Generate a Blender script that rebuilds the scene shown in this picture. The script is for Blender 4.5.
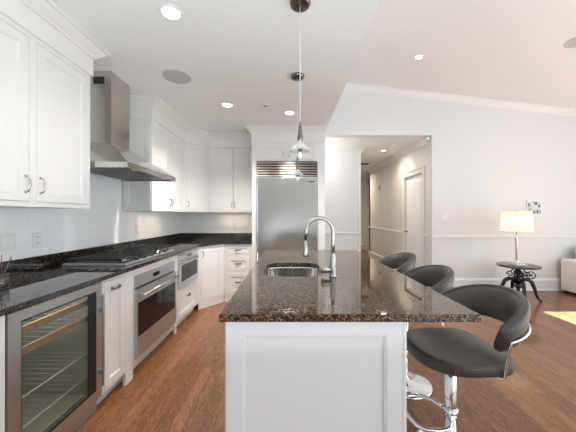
import bpy, bmesh, math, random
from mathutils import Vector, Matrix
random.seed(7)
for o in list(bpy.data.objects): bpy.data.objects.remove(o)
SC = bpy.context.scene
COL = SC.collection
PI = math.pi

# ---------------------------------------------------------------- camera
CAMH = 1.32
cd = bpy.data.cameras.new('camera'); cam = bpy.data.objects.new('camera', cd); COL.objects.link(cam)
cam.location = (0, 0, CAMH); cam.rotation_euler = (PI/2, 0, 0)
cd.sensor_width = 36; cd.lens = 270/576*36; cd.shift_x = -1.5/576; cd.shift_y = -0.5/576
cd.clip_start = 0.02; cd.clip_end = 200
SC.camera = cam
SC.view_settings.view_transform = 'Standard'; SC.view_settings.look = 'None'
SC.view_settings.gamma = 1; SC.view_settings.use_curve_mapping = False
SC.view_settings.exposure = 0.46

# ---------------------------------------------------------------- world, sun, window light
W = bpy.data.worlds.new('world'); SC.world = W; W.use_nodes = True
bg = W.node_tree.nodes['Background']
bg.inputs[0].default_value = (0.80, 0.90, 1.0, 1); bg.inputs[1].default_value = 1.1

def area(name, loc, rot, sx, sy, power, col=(1, 1, 1), spread=PI):
    l = bpy.data.lights.new(name, 'AREA'); l.shape = 'RECTANGLE'; l.size = sx; l.size_y = sy
    l.energy = power; l.color = col; l.spread = spread
    o = bpy.data.objects.new(name, l); COL.objects.link(o); o.location = loc; o.rotation_euler = rot
    return o
sl = bpy.data.lights.new('sun', 'SUN'); sl.energy = 45; sl.angle = 0.006; sl.color = (0.93, 0.97, 1.0)
sun = bpy.data.objects.new('sun', sl); COL.objects.link(sun)
SUN_DIR = Vector((-2.54, 0.0, -1.95)).normalized()
sun.rotation_euler = SUN_DIR.to_track_quat('-Z', 'Y').to_euler()
area('rear_living_window_daylight', (3.8, -2.85, 1.6), (PI/2, 0, 0), 3.6, 2.6, 46, (0.76, 0.91, 1.0))
area('right_window_daylight', (5.9, 0.6, 1.6), (PI/2, 0, PI/2), 5.5, 2.0, 52, (0.76, 0.91, 1.0))
# added unseen fill lights, aimed up to brighten both ceilings
area('ceiling_fill_kitchen', (0.1, -0.3, 0.8), (PI-0.06, 0, 0), 1.4, 1.2, 43, (0.80, 0.93, 1.0))
area('ceiling_fill_living', (2.9, 0.6, 0.9), (PI, 0, 0), 2.0, 2.0, 19, (0.72, 0.90, 1.0))

# ---------------------------------------------------------------- material helpers
def nt(name):
    m = bpy.data.materials.new(name); m.use_nodes = True
    t = m.node_tree; return m, t, t.nodes['Principled BSDF']
def pm(name, col, rough=0.5, metal=0.0, **kw):
    m, t, b = nt(name)
    b.inputs['Base Color'].default_value = (*col, 1); b.inputs['Roughness'].default_value = rough
    b.inputs['Metallic'].default_value = metal
    for k, v in kw.items(): b.inputs[k.replace('_', ' ')].default_value = v
    return m
def N(t, typ, **kw):
    n = t.nodes.new(typ)
    for k, v in kw.items(): setattr(n, k, v)
    return n
def L(t, a, b): t.links.new(a, b)
def ramp(t, fac, stops, interp='LINEAR'):
    r = N(t, 'ShaderNodeValToRGB'); r.color_ramp.interpolation = interp
    e = r.color_ramp.elements
    while len(e) < len(stops): e.new(0.5)
    for i, (p, c) in enumerate(stops):
        e[i].position = p; e[i].color = (*c, 1) if len(c) == 3 else c
    L(t, fac, r.inputs[0]); return r
def math_n(t, op, a, b=None):
    n = N(t, 'ShaderNodeMath', operation=op)
    for i, v in enumerate((a, b)):
        if v is None: continue
        if isinstance(v, (int, float)): n.inputs[i].default_value = v
        else: L(t, v, n.inputs[i])
    return n.outputs[0]
def bump(t, b, h, dist=0.001, strength=0.3):
    n = N(t, 'ShaderNodeBump'); n.inputs['Distance'].default_value = dist; n.inputs['Strength'].default_value = strength
    L(t, h, n.inputs['Height']); L(t, n.outputs[0], b.inputs['Normal'])

def painted(name, col, rough=0.55, amt=0.02):
    m, t, b = nt(name)
    tc = N(t, 'ShaderNodeTexCoord'); no = N(t, 'ShaderNodeTexNoise'); no.inputs['Scale'].default_value = 60; no.inputs['Detail'].default_value = 4
    L(t, tc.outputs['Object'], no.inputs['Vector'])
    c2 = tuple(x*(1-amt) for x in col)
    r = ramp(t, no.outputs[0], [(0.3, c2), (0.7, col)]); L(t, r.outputs[0], b.inputs['Base Color'])
    b.inputs['Roughness'].default_value = rough
    bump(t, b, no.outputs[0], 0.0005, 0.15)
    return m
M_wall = painted('wall_paint', (0.755, 0.76, 0.75), 0.6)
M_ceil = painted('ceiling_paint', (0.87, 0.88, 0.865), 0.7)
M_trim = painted('trim_paint', (0.82, 0.82, 0.81), 0.35, 0.01)
M_cab = painted('cabinet_paint', (0.79, 0.77, 0.74), 0.32, 0.01)
M_isl = painted('island_paint', (0.85, 0.845, 0.83), 0.35, 0.01)
M_door = painted('door_paint', (0.90, 0.92, 0.94), 0.35, 0.01)
M_black = pm('black_plastic', (0.012, 0.012, 0.013), 0.35)
M_dark = pm('dark_shadow_gap', (0.03, 0.03, 0.03), 0.8)
M_ovenglass = pm('oven_black_glass', (0.008, 0.008, 0.009), 0.04, 0, IOR=1.4)
M_nickel = pm('satin_nickel', (0.62, 0.59, 0.55), 0.22, 1)
M_faucet = pm('brushed_faucet_nickel', (0.48, 0.46, 0.43), 0.28, 1)
M_darknickel = pm('aged_nickel', (0.20, 0.18, 0.16), 0.25, 1)
M_chrome = pm('chrome', (0.85, 0.86, 0.88), 0.06, 1)
M_wire = pm('coated_wire', (0.55, 0.56, 0.55), 0.5)
M_iron = pm('cast_iron', (0.018, 0.02, 0.024), 0.32, 0.35)
M_grate = pm('grate_iron', (0.02, 0.02, 0.02), 0.4, 0.2)
M_plate = pm('outlet_plastic', (0.78, 0.78, 0.77), 0.35)
M_baffle = pm('baffle_steel', (0.30, 0.29, 0.27), 0.35, 1)
M_lampbase = pm('pale_lamp_base', (0.66, 0.64, 0.58), 0.45, 0)
M_white = pm('white_plastic', (0.85, 0.85, 0.84), 0.4)
M_grillecloth = pm('speaker_mesh', (0.56, 0.55, 0.54), 0.9)
M_vent = pm('vent_grey', (0.30, 0.28, 0.25), 0.6)

def brushed(name, col, rough, axis='Z', aniso=0.6):
    m, t, b = nt(name)
    tc = N(t, 'ShaderNodeTexCoord'); mp = N(t, 'ShaderNodeMapping')
    s = {'Z': (3, 3, 500), 'Y': (400, 3, 400), 'X': (3, 400, 400)}[axis]
    mp.inputs['Scale'].default_value = s
    no = N(t, 'ShaderNodeTexNoise'); no.inputs['Scale'].default_value = 1; no.inputs['Detail'].default_value = 3
    L(t, tc.outputs['Object'], mp.inputs['Vector']); L(t, mp.outputs[0], no.inputs['Vector'])
    r = ramp(t, no.outputs[0], [(0.3, tuple(c*0.94 for c in col)), (0.7, col)])
    L(t, r.outputs[0], b.inputs['Base Color']); b.inputs['Metallic'].default_value = 1
    b.inputs['Roughness'].default_value = rough
    bump(t, b, no.outputs[0], 0.0003, 0.12)
    return m
M_steel = brushed('brushed_stainless', (0.60, 0.645, 0.69), 0.33)
M_fridge = brushed('fridge_stainless', (0.48, 0.46, 0.435), 0.23)
M_hood = brushed('hood_stainless', (0.66, 0.635, 0.585), 0.16)
M_louvre = pm('louvre_steel', (0.56, 0.50, 0.42), 0.32, 1)
M_basin = pm('sink_stainless', (0.66, 0.65, 0.63), 0.10, 1)

def granite(name, k, sc):
    m, t, b = nt(name)
    tc = N(t, 'ShaderNodeTexCoord')
    v1 = N(t, 'ShaderNodeTexVoronoi'); v1.inputs['Scale'].default_value = 95*sc
    v2 = N(t, 'ShaderNodeTexVoronoi'); v2.inputs['Scale'].default_value = 210*sc
    no = N(t, 'ShaderNodeTexNoise'); no.inputs['Scale'].default_value = 45; no.inputs['Detail'].default_value = 6; no.inputs['Roughness'].default_value = 0.7
    for v in (v1, v2, no): L(t, tc.outputs['Object'], v.inputs['Vector'])
    s1 = N(t, 'ShaderNodeSeparateColor'); L(t, v1.outputs['Color'], s1.inputs[0])
    s2 = N(t, 'ShaderNodeSeparateColor'); L(t, v2.outputs['Color'], s2.inputs[0])
    def kk(c): return tuple(x*k for x in c)
    r1 = ramp(t, s1.outputs[0], [(0.0, (0.008, 0.007, 0.007)), (0.50, (0.016, 0.012, 0.011)), (0.70, kk((0.095, 0.050, 0.022))), (0.82, kk((0.18, 0.10, 0.045))), (0.90, (0.02, 0.018, 0.017)), (0.97, (0.28, 0.24, 0.20))], 'CONSTANT')
    r2 = ramp(t, s2.outputs[1], [(0.0, (0.009, 0.008, 0.008)), (0.50, kk((0.050, 0.028, 0.013))), (0.78, kk((0.15, 0.088, 0.042))), (0.95, (0.34, 0.31, 0.28))], 'CONSTANT')
    f = ramp(t, no.outputs[0], [(0.44, (0, 0, 0)), (0.56, (1, 1, 1))])
    mx = N(t, 'ShaderNodeMix', data_type='RGBA')
    L(t, f.outputs[0], mx.inputs['Factor']); L(t, r1.outputs[0], mx.inputs['A']); L(t, r2.outputs[0], mx.inputs['B'])
    L(t, mx.outputs['Result'], b.inputs['Base Color'])
    b.inputs['Roughness'].default_value = 0.035; b.inputs['IOR'].default_value = 1.72
    return m
M_granite = granite('brown_granite_warm_glare', 2.0, 1.5)  # brown flecks boosted to put the island's warm reflections into the colour
M_granite2 = granite('black_speckled_granite', 0.40, 1.6)

def tile(vert='X'):
    # white stacked subway tile: runs along the wall horizontally, faint grout
    m, t, b = nt('white_subway_tile_' + vert.lower())
    tc = N(t, 'ShaderNodeTexCoord'); sx = N(t, 'ShaderNodeSeparateXYZ'); cx = N(t, 'ShaderNodeCombineXYZ')
    L(t, tc.outputs['Object'], sx.inputs[0]); L(t, sx.outputs['Y' if vert == 'X' else 'X'], cx.inputs[0]); L(t, sx.outputs['Z'], cx.inputs[1])
    br = N(t, 'ShaderNodeTexBrick'); br.inputs['Scale'].default_value = 1
    br.inputs['Brick Width'].default_value = 0.305; br.inputs['Row Height'].default_value = 0.078
    br.inputs['Mortar Size'].default_value = 0.0016; br.inputs['Mortar Smooth'].default_value = 0.2
    br.inputs['Color1'].default_value = (0.90, 0.91, 0.915, 1); br.inputs['Color2'].default_value = (0.885, 0.895, 0.90, 1)
    br.inputs['Mortar'].default_value = (0.79, 0.80, 0.805, 1)
    L(t, cx.outputs[0], br.inputs['Vector']); L(t, br.outputs['Color'], b.inputs['Base Color'])
    b.inputs['Roughness'].default_value = 0.18
    inv = math_n(t, 'SUBTRACT', 1.0, br.outputs['Fac']); bump(t, b, inv, 0.001, 0.25)
    return m
M_tileL = tile('X'); M_tileB = tile('Y')

def wood_floor():
    m, t, b = nt('oak_plank_floor')
    tc = N(t, 'ShaderNodeTexCoord'); s = N(t, 'ShaderNodeSeparateXYZ'); L(t, tc.outputs['Object'], s.inputs[0])
    wx = 0.083
    xs = math_n(t, 'DIVIDE', s.outputs['X'], wx); idx = math_n(t, 'FLOOR', xs); fx = math_n(t, 'FRACT', xs)
    wn = N(t, 'ShaderNodeTexWhiteNoise', noise_dimensions='1D'); L(t, idx, wn.inputs['W'])
    off = math_n(t, 'MULTIPLY', wn.outputs['Value'], 7.3)
    ys = math_n(t, 'DIVIDE', math_n(t, 'ADD', s.outputs['Y'], off), 1.15)
    seg = math_n(t, 'FLOOR', ys); fy = math_n(t, 'FRACT', ys)
    cid = N(t, 'ShaderNodeCombineXYZ'); L(t, idx, cid.inputs[0]); L(t, seg, cid.inputs[1])
    wid = N(t, 'ShaderNodeTexWhiteNoise', noise_dimensions='3D'); L(t, cid.outputs[0], wid.inputs['Vector'])
    idv = wid.outputs['Value']
    g = N(t, 'ShaderNodeCombineXYZ')
    L(t, math_n(t, 'MULTIPLY', s.outputs['X'], 26), g.inputs[0]); L(t, math_n(t, 'MULTIPLY', s.outputs['Y'], 2.2), g.inputs[1]); L(t, math_n(t, 'MULTIPLY', idv, 60), g.inputs[2])
    n1 = N(t, 'ShaderNodeTexNoise'); n1.inputs['Scale'].default_value = 1.0; n1.inputs['Detail'].default_value = 5; n1.inputs['Distortion'].default_value = 1.6; L(t, g.outputs[0], n1.inputs['Vector'])
    # cathedral rings: fract of noise*k
    ring = math_n(t, 'FRACT', math_n(t, 'MULTIPLY', n1.outputs[0], 9))
    g2 = N(t, 'ShaderNodeCombineXYZ'); L(t, math_n(t, 'MULTIPLY', s.outputs['X'], 260), g2.inputs[0]); L(t, math_n(t, 'MULTIPLY', s.outputs['Y'], 9), g2.inputs[1]); L(t, idv, g2.inputs[2])
    n2 = N(t, 'ShaderNodeTexNoise'); n2.inputs['Scale'].default_value = 1; n2.inputs['Detail'].default_value = 3; L(t, g2.outputs[0], n2.inputs['Vector'])
    val = math_n(t, 'ADD', math_n(t, 'MULTIPLY', ring, 0.46), math_n(t, 'ADD', math_n(t, 'MULTIPLY', n2.outputs[0], 0.42), math_n(t, 'MULTIPLY', idv, 0.20)))
    r = ramp(t, val, [(0.16, (0.035, 0.010, 0.003)), (0.38, (0.13, 0.044, 0.013)), (0.60, (0.25, 0.092, 0.030)), (0.92, (0.42, 0.175, 0.065))])
    # seams
    ex = math_n(t, 'LESS_THAN', math_n(t, 'ABSOLUTE', math_n(t, 'SUBTRACT', fx, 0.5)), 0.487)
    ey = math_n(t, 'LESS_THAN', math_n(t, 'ABSOLUTE', math_n(t, 'SUBTRACT', fy, 0.5)), 0.4985)
    k = math_n(t, 'MULTIPLY', ex, ey)
    mx = N(t, 'ShaderNodeMix', data_type='RGBA'); mx.inputs['A'].default_value = (0.06, 0.025, 0.012, 1)
    L(t, k, mx.inputs['Factor']); L(t, r.outputs[0], mx.inputs['B']); L(t, mx.outputs['Result'], b.inputs['Base Color'])
    b.inputs['Roughness'].default_value = 0.38; b.inputs['Specular IOR Level'].default_value = 0.35; b.inputs['Coat Weight'].default_value = 0.5; b.inputs['Coat Roughness'].default_value = 0.09
    bump(t, b, math_n(t, 'ADD', k, math_n(t, 'MULTIPLY', n2.outputs[0], 0.25)), 0.0012, 0.25)
    return m
M_floor = wood_floor()

def leather():
    m, t, b = nt('dark_brown_leather')
    tc = N(t, 'ShaderNodeTexCoord'); v = N(t, 'ShaderNodeTexVoronoi'); v.inputs['Scale'].default_value = 420
    L(t, tc.outputs['Object'], v.inputs['Vector'])
    b.inputs['Base Color'].default_value = (0.052, 0.041, 0.037, 1); b.inputs['Roughness'].default_value = 0.40
    b.inputs['Coat Weight'].default_value = 0.2; b.inputs['Coat Roughness'].default_value = 0.28
    bump(t, b, v.outputs['Distance'], 0.0006, 0.25)
    return m
M_leather = leather()
M_stitch = pm('brown_stitching', (0.22, 0.14, 0.09), 0.7)

def woodshelf():
    m, t, b = nt('beech_shelf')
    tc = N(t, 'ShaderNodeTexCoord'); mp = N(t, 'ShaderNodeMapping'); mp.inputs['Scale'].default_value = (60, 4, 60)
    no = N(t, 'ShaderNodeTexNoise'); no.inputs['Detail'].default_value = 4; no.inputs['Scale'].default_value = 1
    L(t, tc.outputs['Object'], mp.inputs[0]); L(t, mp.outputs[0], no.inputs['Vector'])
    r = ramp(t, no.outputs[0], [(0.3, (0.30, 0.15, 0.07)), (0.7, (0.52, 0.30, 0.16))]); L(t, r.outputs[0], b.inputs['Base Color'])
    b.inputs['Roughness'].default_value = 0.5; return m
M_shelf = woodshelf()

def thin_glass(name, tint=(0.92, 0.94, 0.93), rough=0.02, ior=1.5):
    m = bpy.data.materials.new(name); m.use_nodes = True; t = m.node_tree; t.nodes.clear()
    out = N(t, 'ShaderNodeOutputMaterial'); mix = N(t, 'ShaderNodeMixShader'); tr = N(t, 'ShaderNodeBsdfTransparent'); gl = N(t, 'ShaderNodeBsdfGlossy')
    tr.inputs[0].default_value = (*tint, 1); gl.inputs['Roughness'].default_value = rough
    lw = N(t, 'ShaderNodeLayerWeight'); lw.inputs[0].default_value = 0.5
    f = math_n(t, 'ADD', math_n(t, 'MULTIPLY', math_n(t, 'POWER', lw.outputs['Facing'], 4.0), 0.8), 0.05)
    L(t, f, mix.inputs[0]); L(t, tr.outputs[0], mix.inputs[1]); L(t, gl.outputs[0], mix.inputs[2]); L(t, mix.outputs[0], out.inputs[0])
    return m
M_coolglass = thin_glass('cooler_door_glass', (0.86, 0.88, 0.85), 0.01, 1.5)
M_glass = thin_glass('clear_glass', (0.90, 0.92, 0.92), 0.02, 1.5)
def frost():
    m = bpy.data.materials.new('pendant_glass'); m.use_nodes = True; t = m.node_tree; t.nodes.clear()
    out = N(t, 'ShaderNodeOutputMaterial'); mix = N(t, 'ShaderNodeMixShader'); tr = N(t, 'ShaderNodeBsdfTransparent'); pb = N(t, 'ShaderNodeBsdfPrincipled')
    pb.inputs['Base Color'].default_value = (0.80, 0.80, 0.80, 1); pb.inputs['Roughness'].default_value = 0.1
    lw = N(t, 'ShaderNodeLayerWeight'); lw.inputs[0].default_value = 0.35
    f = math_n(t, 'ADD', math_n(t, 'MULTIPLY', lw.outputs['Facing'], 0.6), 0.35)
    L(t, f, mix.inputs[0]); L(t, tr.outputs[0], mix.inputs[1]); L(t, pb.outputs[0], mix.inputs[2]); L(t, mix.outputs[0], out.inputs[0]); return m
M_frost = frost()
def emis(name, col, s):
    m, t, b = nt(name); b.inputs['Base Color'].default_value = (0.8, 0.8, 0.8, 1)
    b.inputs['Emission Color'].default_value = (*col, 1); b.inputs['Emission Strength'].default_value = s; return m
M_lens = emis('downlight_lens', (1, 0.96, 0.90), 6)
M_bulb = emis('warm_bulb', (1, 0.85, 0.62), 8)
def shade_mat():
    m, t, b = nt('linen_lampshade'); t.nodes.remove(b)
    out = [n for n in t.nodes if n.type == 'OUTPUT_MATERIAL'][0]
    mix = N(t, 'ShaderNodeMixShader'); df = N(t, 'ShaderNodeBsdfDiffuse'); tl = N(t, 'ShaderNodeBsdfTranslucent')
    df.inputs[0].default_value = (0.82, 0.79, 0.74, 1); tl.inputs[0].default_value = (0.95, 0.86, 0.72, 1); mix.inputs[0].default_value = 0.55
    L(t, df.outputs[0], mix.inputs[1]); L(t, tl.outputs[0], mix.inputs[2]); L(t, mix.outputs[0], out.inputs[0]); return m
M_shade = shade_mat()
def fabric():
    m, t, b = nt('cream_sofa_fabric')
    tc = N(t, 'ShaderNodeTexCoord'); no = N(t, 'ShaderNodeTexNoise'); no.inputs['Scale'].default_value = 350; L(t, tc.outputs['Object'], no.inputs['Vector'])
    b.inputs['Base Color'].default_value = (0.84, 0.83, 0.80, 1); b.inputs['Roughness'].default_value = 0.9; bump(t, b, no.outputs[0], 0.001, 0.3); return m
M_sofa = fabric()
def marble_top():
    m, t, b = nt('dark_polished_table_top')
    tc = N(t, 'ShaderNodeTexCoord'); no = N(t, 'ShaderNodeTexNoise'); no.inputs['Scale'].default_value = 14; no.inputs['Detail'].default_value = 6; L(t, tc.outputs['Object'], no.inputs['Vector'])
    r = ramp(t, no.outputs[0], [(0.4, (0.02, 0.022, 0.025)), (0.6, (0.09, 0.09, 0.095))]); L(t, r.outputs[0], b.inputs['Base Color'])
    b.inputs['Roughness'].default_value = 0.25; return m
M_tabletop = marble_top()
def picture_mat():
    m, t, b = nt('black_and_white_picture')
    tc = N(t, 'ShaderNodeTexCoord'); v = N(t, 'ShaderNodeTexVoronoi'); v.inputs['Scale'].default_value = 14
    no = N(t, 'ShaderNodeTexNoise'); no.inputs['Scale'].default_value = 9; no.inputs['Detail'].default_value = 3
    L(t, tc.outputs['Object'], v.inputs['Vector']); L(t, tc.outputs['Object'], no.inputs['Vector'])
    a = math_n(t, 'ADD', math_n(t, 'MULTIPLY', v.outputs['Distance'], 0.9), math_n(t, 'MULTIPLY', no.outputs[0], 0.6))
    r = ramp(t, a, [(0.45, (0.03, 0.03, 0.035)), (0.60, (0.30, 0.31, 0.32)), (0.75, (0.62, 0.63, 0.64))]); L(t, r.outputs[0], b.inputs['Base Color'])
    b.inputs['Roughness'].default_value = 0.3; return m
M_picture = picture_mat()

# ---------------------------------------------------------------- mesh helpers
def box(bm, x0, x1, y0, y1, z0, z1, bev=0.0, seg=1):
    g = bmesh.ops.create_cube(bm, size=1)
    vs = g['verts']
    for v in vs:
        v.co = Vector((x0 + (v.co.x+.5)*(x1-x0), y0 + (v.co.y+.5)*(y1-y0), z0 + (v.co.z+.5)*(z1-z0)))
    if bev > 0:
        es = list({e for v in vs for e in v.link_edges})
        bmesh.ops.bevel(bm, geom=es, offset=bev, segments=seg, profile=0.5, affect='EDGES')
def B(*boxes):
    bm = bmesh.new()
    for b in boxes: box(bm, *b)
    return bm
def tube(bm, pts, r, n=10, closed=False, cap=True):
    pts = [Vector(p) for p in pts]; m = len(pts)
    rs = r if isinstance(r, (list, tuple)) else [r]*m
    tang = []
    for i in range(m):
        a = pts[(i-1) % m] if (closed or i > 0) else pts[0]
        b = pts[(i+1) % m] if (closed or i < m-1) else pts[-1]
        tang.append((b-a).normalized())
    ref = Vector((0, 0, 1)) if abs(tang[0].z) < 0.9 else Vector((1, 0, 0))
    u = tang[0].cross(ref).normalized(); rings = []
    for i in range(m):
        if i: u = (u - tang[i]*u.dot(tang[i])).normalized()
        w = tang[i].cross(u)
        rings.append([bm.verts.new(pts[i] + (u*math.cos(2*PI*k/n) + w*math.sin(2*PI*k/n))*rs[i]) for k in range(n)])
    fs = []
    for i in range(m if closed else m-1):
        a, b = rings[i], rings[(i+1) % m]
        for k in range(n): fs.append(bm.faces.new((a[k], a[(k+1) % n], b[(k+1) % n], b[k])))
    if not closed and cap:
        bm.faces.new(list(reversed(rings[0]))); bm.faces.new(rings[-1])
    for f in fs: f.smooth = True
def lathe(bm, prof, c=(0, 0, 0), n=32, smooth=True):
    rings = []
    for (r, z) in prof:
        if r < 1e-6: rings.append([bm.verts.new((c[0], c[1], c[2]+z))])
        else: rings.append([bm.verts.new((c[0]+r*math.cos(2*PI*k/n), c[1]+r*math.sin(2*PI*k/n), c[2]+z)) for k in range(n)])
    for a, b in zip(rings, rings[1:]):
        for k in range(n):
            k2 = (k+1) % n
            if len(a) == 1 and len(b) == 1: continue
            if len(a) == 1: f = bm.faces.new((a[0], b[k2], b[k]))
            elif len(b) == 1: f = bm.faces.new((a[k], a[k2], b[0]))
            else: f = bm.faces.new((a[k], a[k2], b[k2], b[k]))
            f.smooth = smooth
def prism(bm, poly, z0, z1):
    a = [bm.verts.new((x, y, z0)) for x, y in poly]; b = [bm.verts.new((x, y, z1)) for x, y in poly]; n = len(poly)
    bm.faces.new(list(reversed(a))); bm.faces.new(b)
    for i in range(n): bm.faces.new((a[i], a[(i+1) % n], b[(i+1) % n], b[i]))
def sweep(bm, path, prof):
    # path: list of (x,y) ; prof: list of (out,z); out = right-hand side of travel
    P = [Vector(p) for p in path]; n = len(P); rings = []
    for i in range(n):
        ns = []
        if i > 0: d = (P[i]-P[i-1]).normalized(); ns.append(Vector((d.y, -d.x)))
        if i < n-1: d = (P[i+1]-P[i]).normalized(); ns.append(Vector((d.y, -d.x)))
        mv = ns[0] if len(ns) == 1 else (ns[0]+ns[1])/(1+ns[0].dot(ns[1]))
        rings.append([bm.verts.new((P[i].x+mv.x*o, P[i].y+mv.y*o, z)) for o, z in prof])
    k = len(prof)
    for a, b in zip(rings, rings[1:]):
        for j in range(k): bm.faces.new((a[j], a[(j+1) % k], b[(j+1) % k], b[j]))
    bm.faces.new(list(reversed(rings[0]))); bm.faces.new(rings[-1])
def obj(name, bm, mat, parent=None, mtx=None, fix=True):
    if fix: bmesh.ops.recalc_face_normals(bm, faces=bm.faces)
    if mtx is not None: bmesh.ops.transform(bm, matrix=mtx, verts=bm.verts)
    me = bpy.data.meshes.new(name); bm.to_mesh(me); bm.free(); me.materials.append(mat)
    o = bpy.data.objects.new(name, me); COL.objects.link(o)
    if parent: o.parent = parent
    return o
def tag(o, label, cat, group=None, kind=None):
    if label: o['label'] = label
    if cat: o['category'] = cat
    if group: o['group'] = group
    if kind: o['kind'] = kind
    return o
def thing(name, label, cat, loc=(0, 0, 0), rz=0, group=None):
    o = bpy.data.objects.new(name, None); COL.objects.link(o); o.empty_display_size = 0.1
    o.location = loc; o.rotation_euler = (0, 0, rz); return tag(o, label, cat, group)
def struct(name, bm, mat):
    o = obj(name, bm, mat); o['kind'] = 'structure'; return o
def copy_tree(o, parent=None):
    c = o.copy(); COL.objects.link(c)
    if parent: c.parent = parent
    for ch in [x for x in bpy.data.objects if x.parent == o]: copy_tree(ch, c)
    return c
def arc(c, r, a0, a1, n, z=0):
    return [(c[0]+r*math.cos(a0+(a1-a0)*i/n), c[1]+r*math.sin(a0+(a1-a0)*i/n), z) for i in range(n+1)]
def rrect(x0, x1, y0, y1, r, n=5):
    p = []
    for cx, cy, a in ((x1-r, y0+r, -PI/2), (x1-r, y1-r, 0), (x0+r, y1-r, PI/2), (x0+r, y0+r, PI)):
        for i in range(n+1): p.append((cx+r*math.cos(a+PI/2*i/n), cy+r*math.sin(a+PI/2*i/n)))
    return p

# ================================================================ SETTING
KZ = 2.65            # kitchen ceiling
KE = 0.56            # its right edge
WX = -1.92           # left wall
BY = 4.75            # back wall
HZ = 2.73            # hall ceiling
def LZ(x): return 3.745 - 0.117*x
struct('floor', B((-2.1, 6.15, -3.1, 11, -0.1, 0)), M_floor)
struct('wall_left', B((WX-0.15, WX, -3.1, BY+.15, 0, KZ+0.02)), M_tileL)
struct('wall_back', B((WX, 0.45, BY, BY+.12, 0, KZ+.3)), M_tileB)
struct('ceiling', B((WX-.15, KE, -3.1, BY+.12, KZ, KZ+0.12)), M_ceil)
struct('trim_1', B((KE-.03, KE, -3.1, BY, KZ+0.12, LZ(KE)+.05)), M_ceil)   # upstand between low and high ceilings
bm = bmesh.new()
vs = []
for dz in (0, 0.12):
    for x, y in ((KE-.03, -3.1), (6.15, -3.1), (6.15, BY), (KE-.03, BY)): vs.append(bm.verts.new((x, y, LZ(x)+dz)))
for f in ((0, 1, 2, 3), (4, 5, 6, 7), (0, 1, 5, 4), (1, 2, 6, 5), (2, 3, 7, 6), (3, 0, 4, 7)): bm.faces.new([vs[i] for i in f])
struct('ceiling_living', bm, M_ceil)
# living back wall: header over the opening plus the full-height part
HX = 2.507
bm = bmesh.new()
def xz_prism(bm, pts, y0, y1):
    a = [bm.verts.new((x, y0, z)) for x, z in pts]; b = [bm.verts.new((x, y1, z)) for x, z in pts]; n = len(pts)
    bm.faces.new(a); bm.faces.new(list(reversed(b)))
    for i in range(n): bm.faces.new((a[i], a[(i+1) % n], b[(i+1) % n], b[i]))
xz_prism(bm, [(HX, 0), (6.15, 0), (6.15, LZ(6.15)+.05), (0.45, LZ(.45)+.05), (0.45, HZ), (HX, HZ)], BY, BY+.12)
struct('wall_living_back', bm, M_wall)
# right wall with two windows
def wall_with_windows(name, axis, c, a0, a1, z1, wins, mat, t=0.15):
    bm = bmesh.new(); cuts = sorted({a0, a1, *[w[0] for w in wins], *[w[1] for w in wins]}); zs = sorted({0, z1, *[w[2] for w in wins], *[w[3] for w in wins]})
    for u0, u1 in zip(cuts, cuts[1:]):
        for v0, v1 in zip(zs, zs[1:]):
            if any(w[0] <= u0 and u1 <= w[1] and w[2] <= v0 and v1 <= w[3] for w in wins): continue
            if axis == 'x': box(bm, c, c+t, u0, u1, v0, v1)
            else: box(bm, u0, u1, c-t, c, v0, v1)
    bmesh.ops.remove_doubles(bm, verts=bm.verts, dist=1e-5)
    return struct(name, bm, mat)
wall_with_windows('wall_right', 'x', 6.0, -3.1, BY, 3.2, [(1.9, 3.70, 0.75, 2.06), (-2.4, -0.6, 0.75, 1.95), (-.2, 1.5, .75, 1.95)], M_wall)
wall_with_windows('wall_rear', 'y', -2.95, -2.1, 6.15, 3.75, [(2.0, 5.6, 0.3, 2.75)], M_wall)
def window_frame(n, axis, c, u0, u1, v0, v1):
    bm = bmesh.new(); w = 0.05
    def bb(a, b, z0, z1):
        if axis == 'x': box(bm, c, c+.06, a, b, z0, z1)
        else: box(bm, a, b, c-.06, c, z0, z1)
    bb(u0, u0+w, v0, v1); bb(u1-w, u1, v0, v1); bb(u0+w, u1-w, v0, v0+w); bb(u0+w, u1-w, v1-w, v1)
    o = obj('window_%d' % n, bm, M_trim); o['kind'] = 'structure'
window_frame(1, 'x', 6.04, -2.4, -.6, .75, 1.95); window_frame(3, 'x', 6.04, -.2, 1.5, .75, 1.95)
window_frame(5, 'y', -3.0, 2.0, 5.6, .3, 2.75)
# hall
struct('ceiling_hall', B((0.3, 3.7, BY+.12, 10.6, HZ, HZ+.1)), M_ceil)
struct('wall_hall_front', B((0.3, 1.51, 5.8, 5.92, 0, HZ)), M_wall)
struct('wall_hall_left', B((1.39, 1.51, 5.92, 10.5, 0, HZ)), M_wall)
struct('wall_hall_near', B((0.3, 0.45, BY+.12, 5.8, 0, HZ)), M_wall)
DY0, DY1, DZ = 5.08, 5.86, 2.13
bm = bmesh.new()
box(bm, HX, HX+.12, BY+.12, DY0, 0, HZ); box(bm, HX, HX+.12, DY1, 8.5, 0, HZ); box(bm, HX, HX+.12, DY0, DY1, DZ, HZ)
struct('wall_hall_right', bm, M_wall)
struct('wall_hall_end', B((1.3, 3.6, 10.4, 10.5, 0, HZ)), M_wall)
struct('wall_hall_side', B((3.6, 3.7, 8.38, 10.5, 0, HZ)), M_wall)
struct('wall_hall_far', B((HX, 3.6, 8.38, 8.5, 0, HZ)), M_wall)
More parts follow.
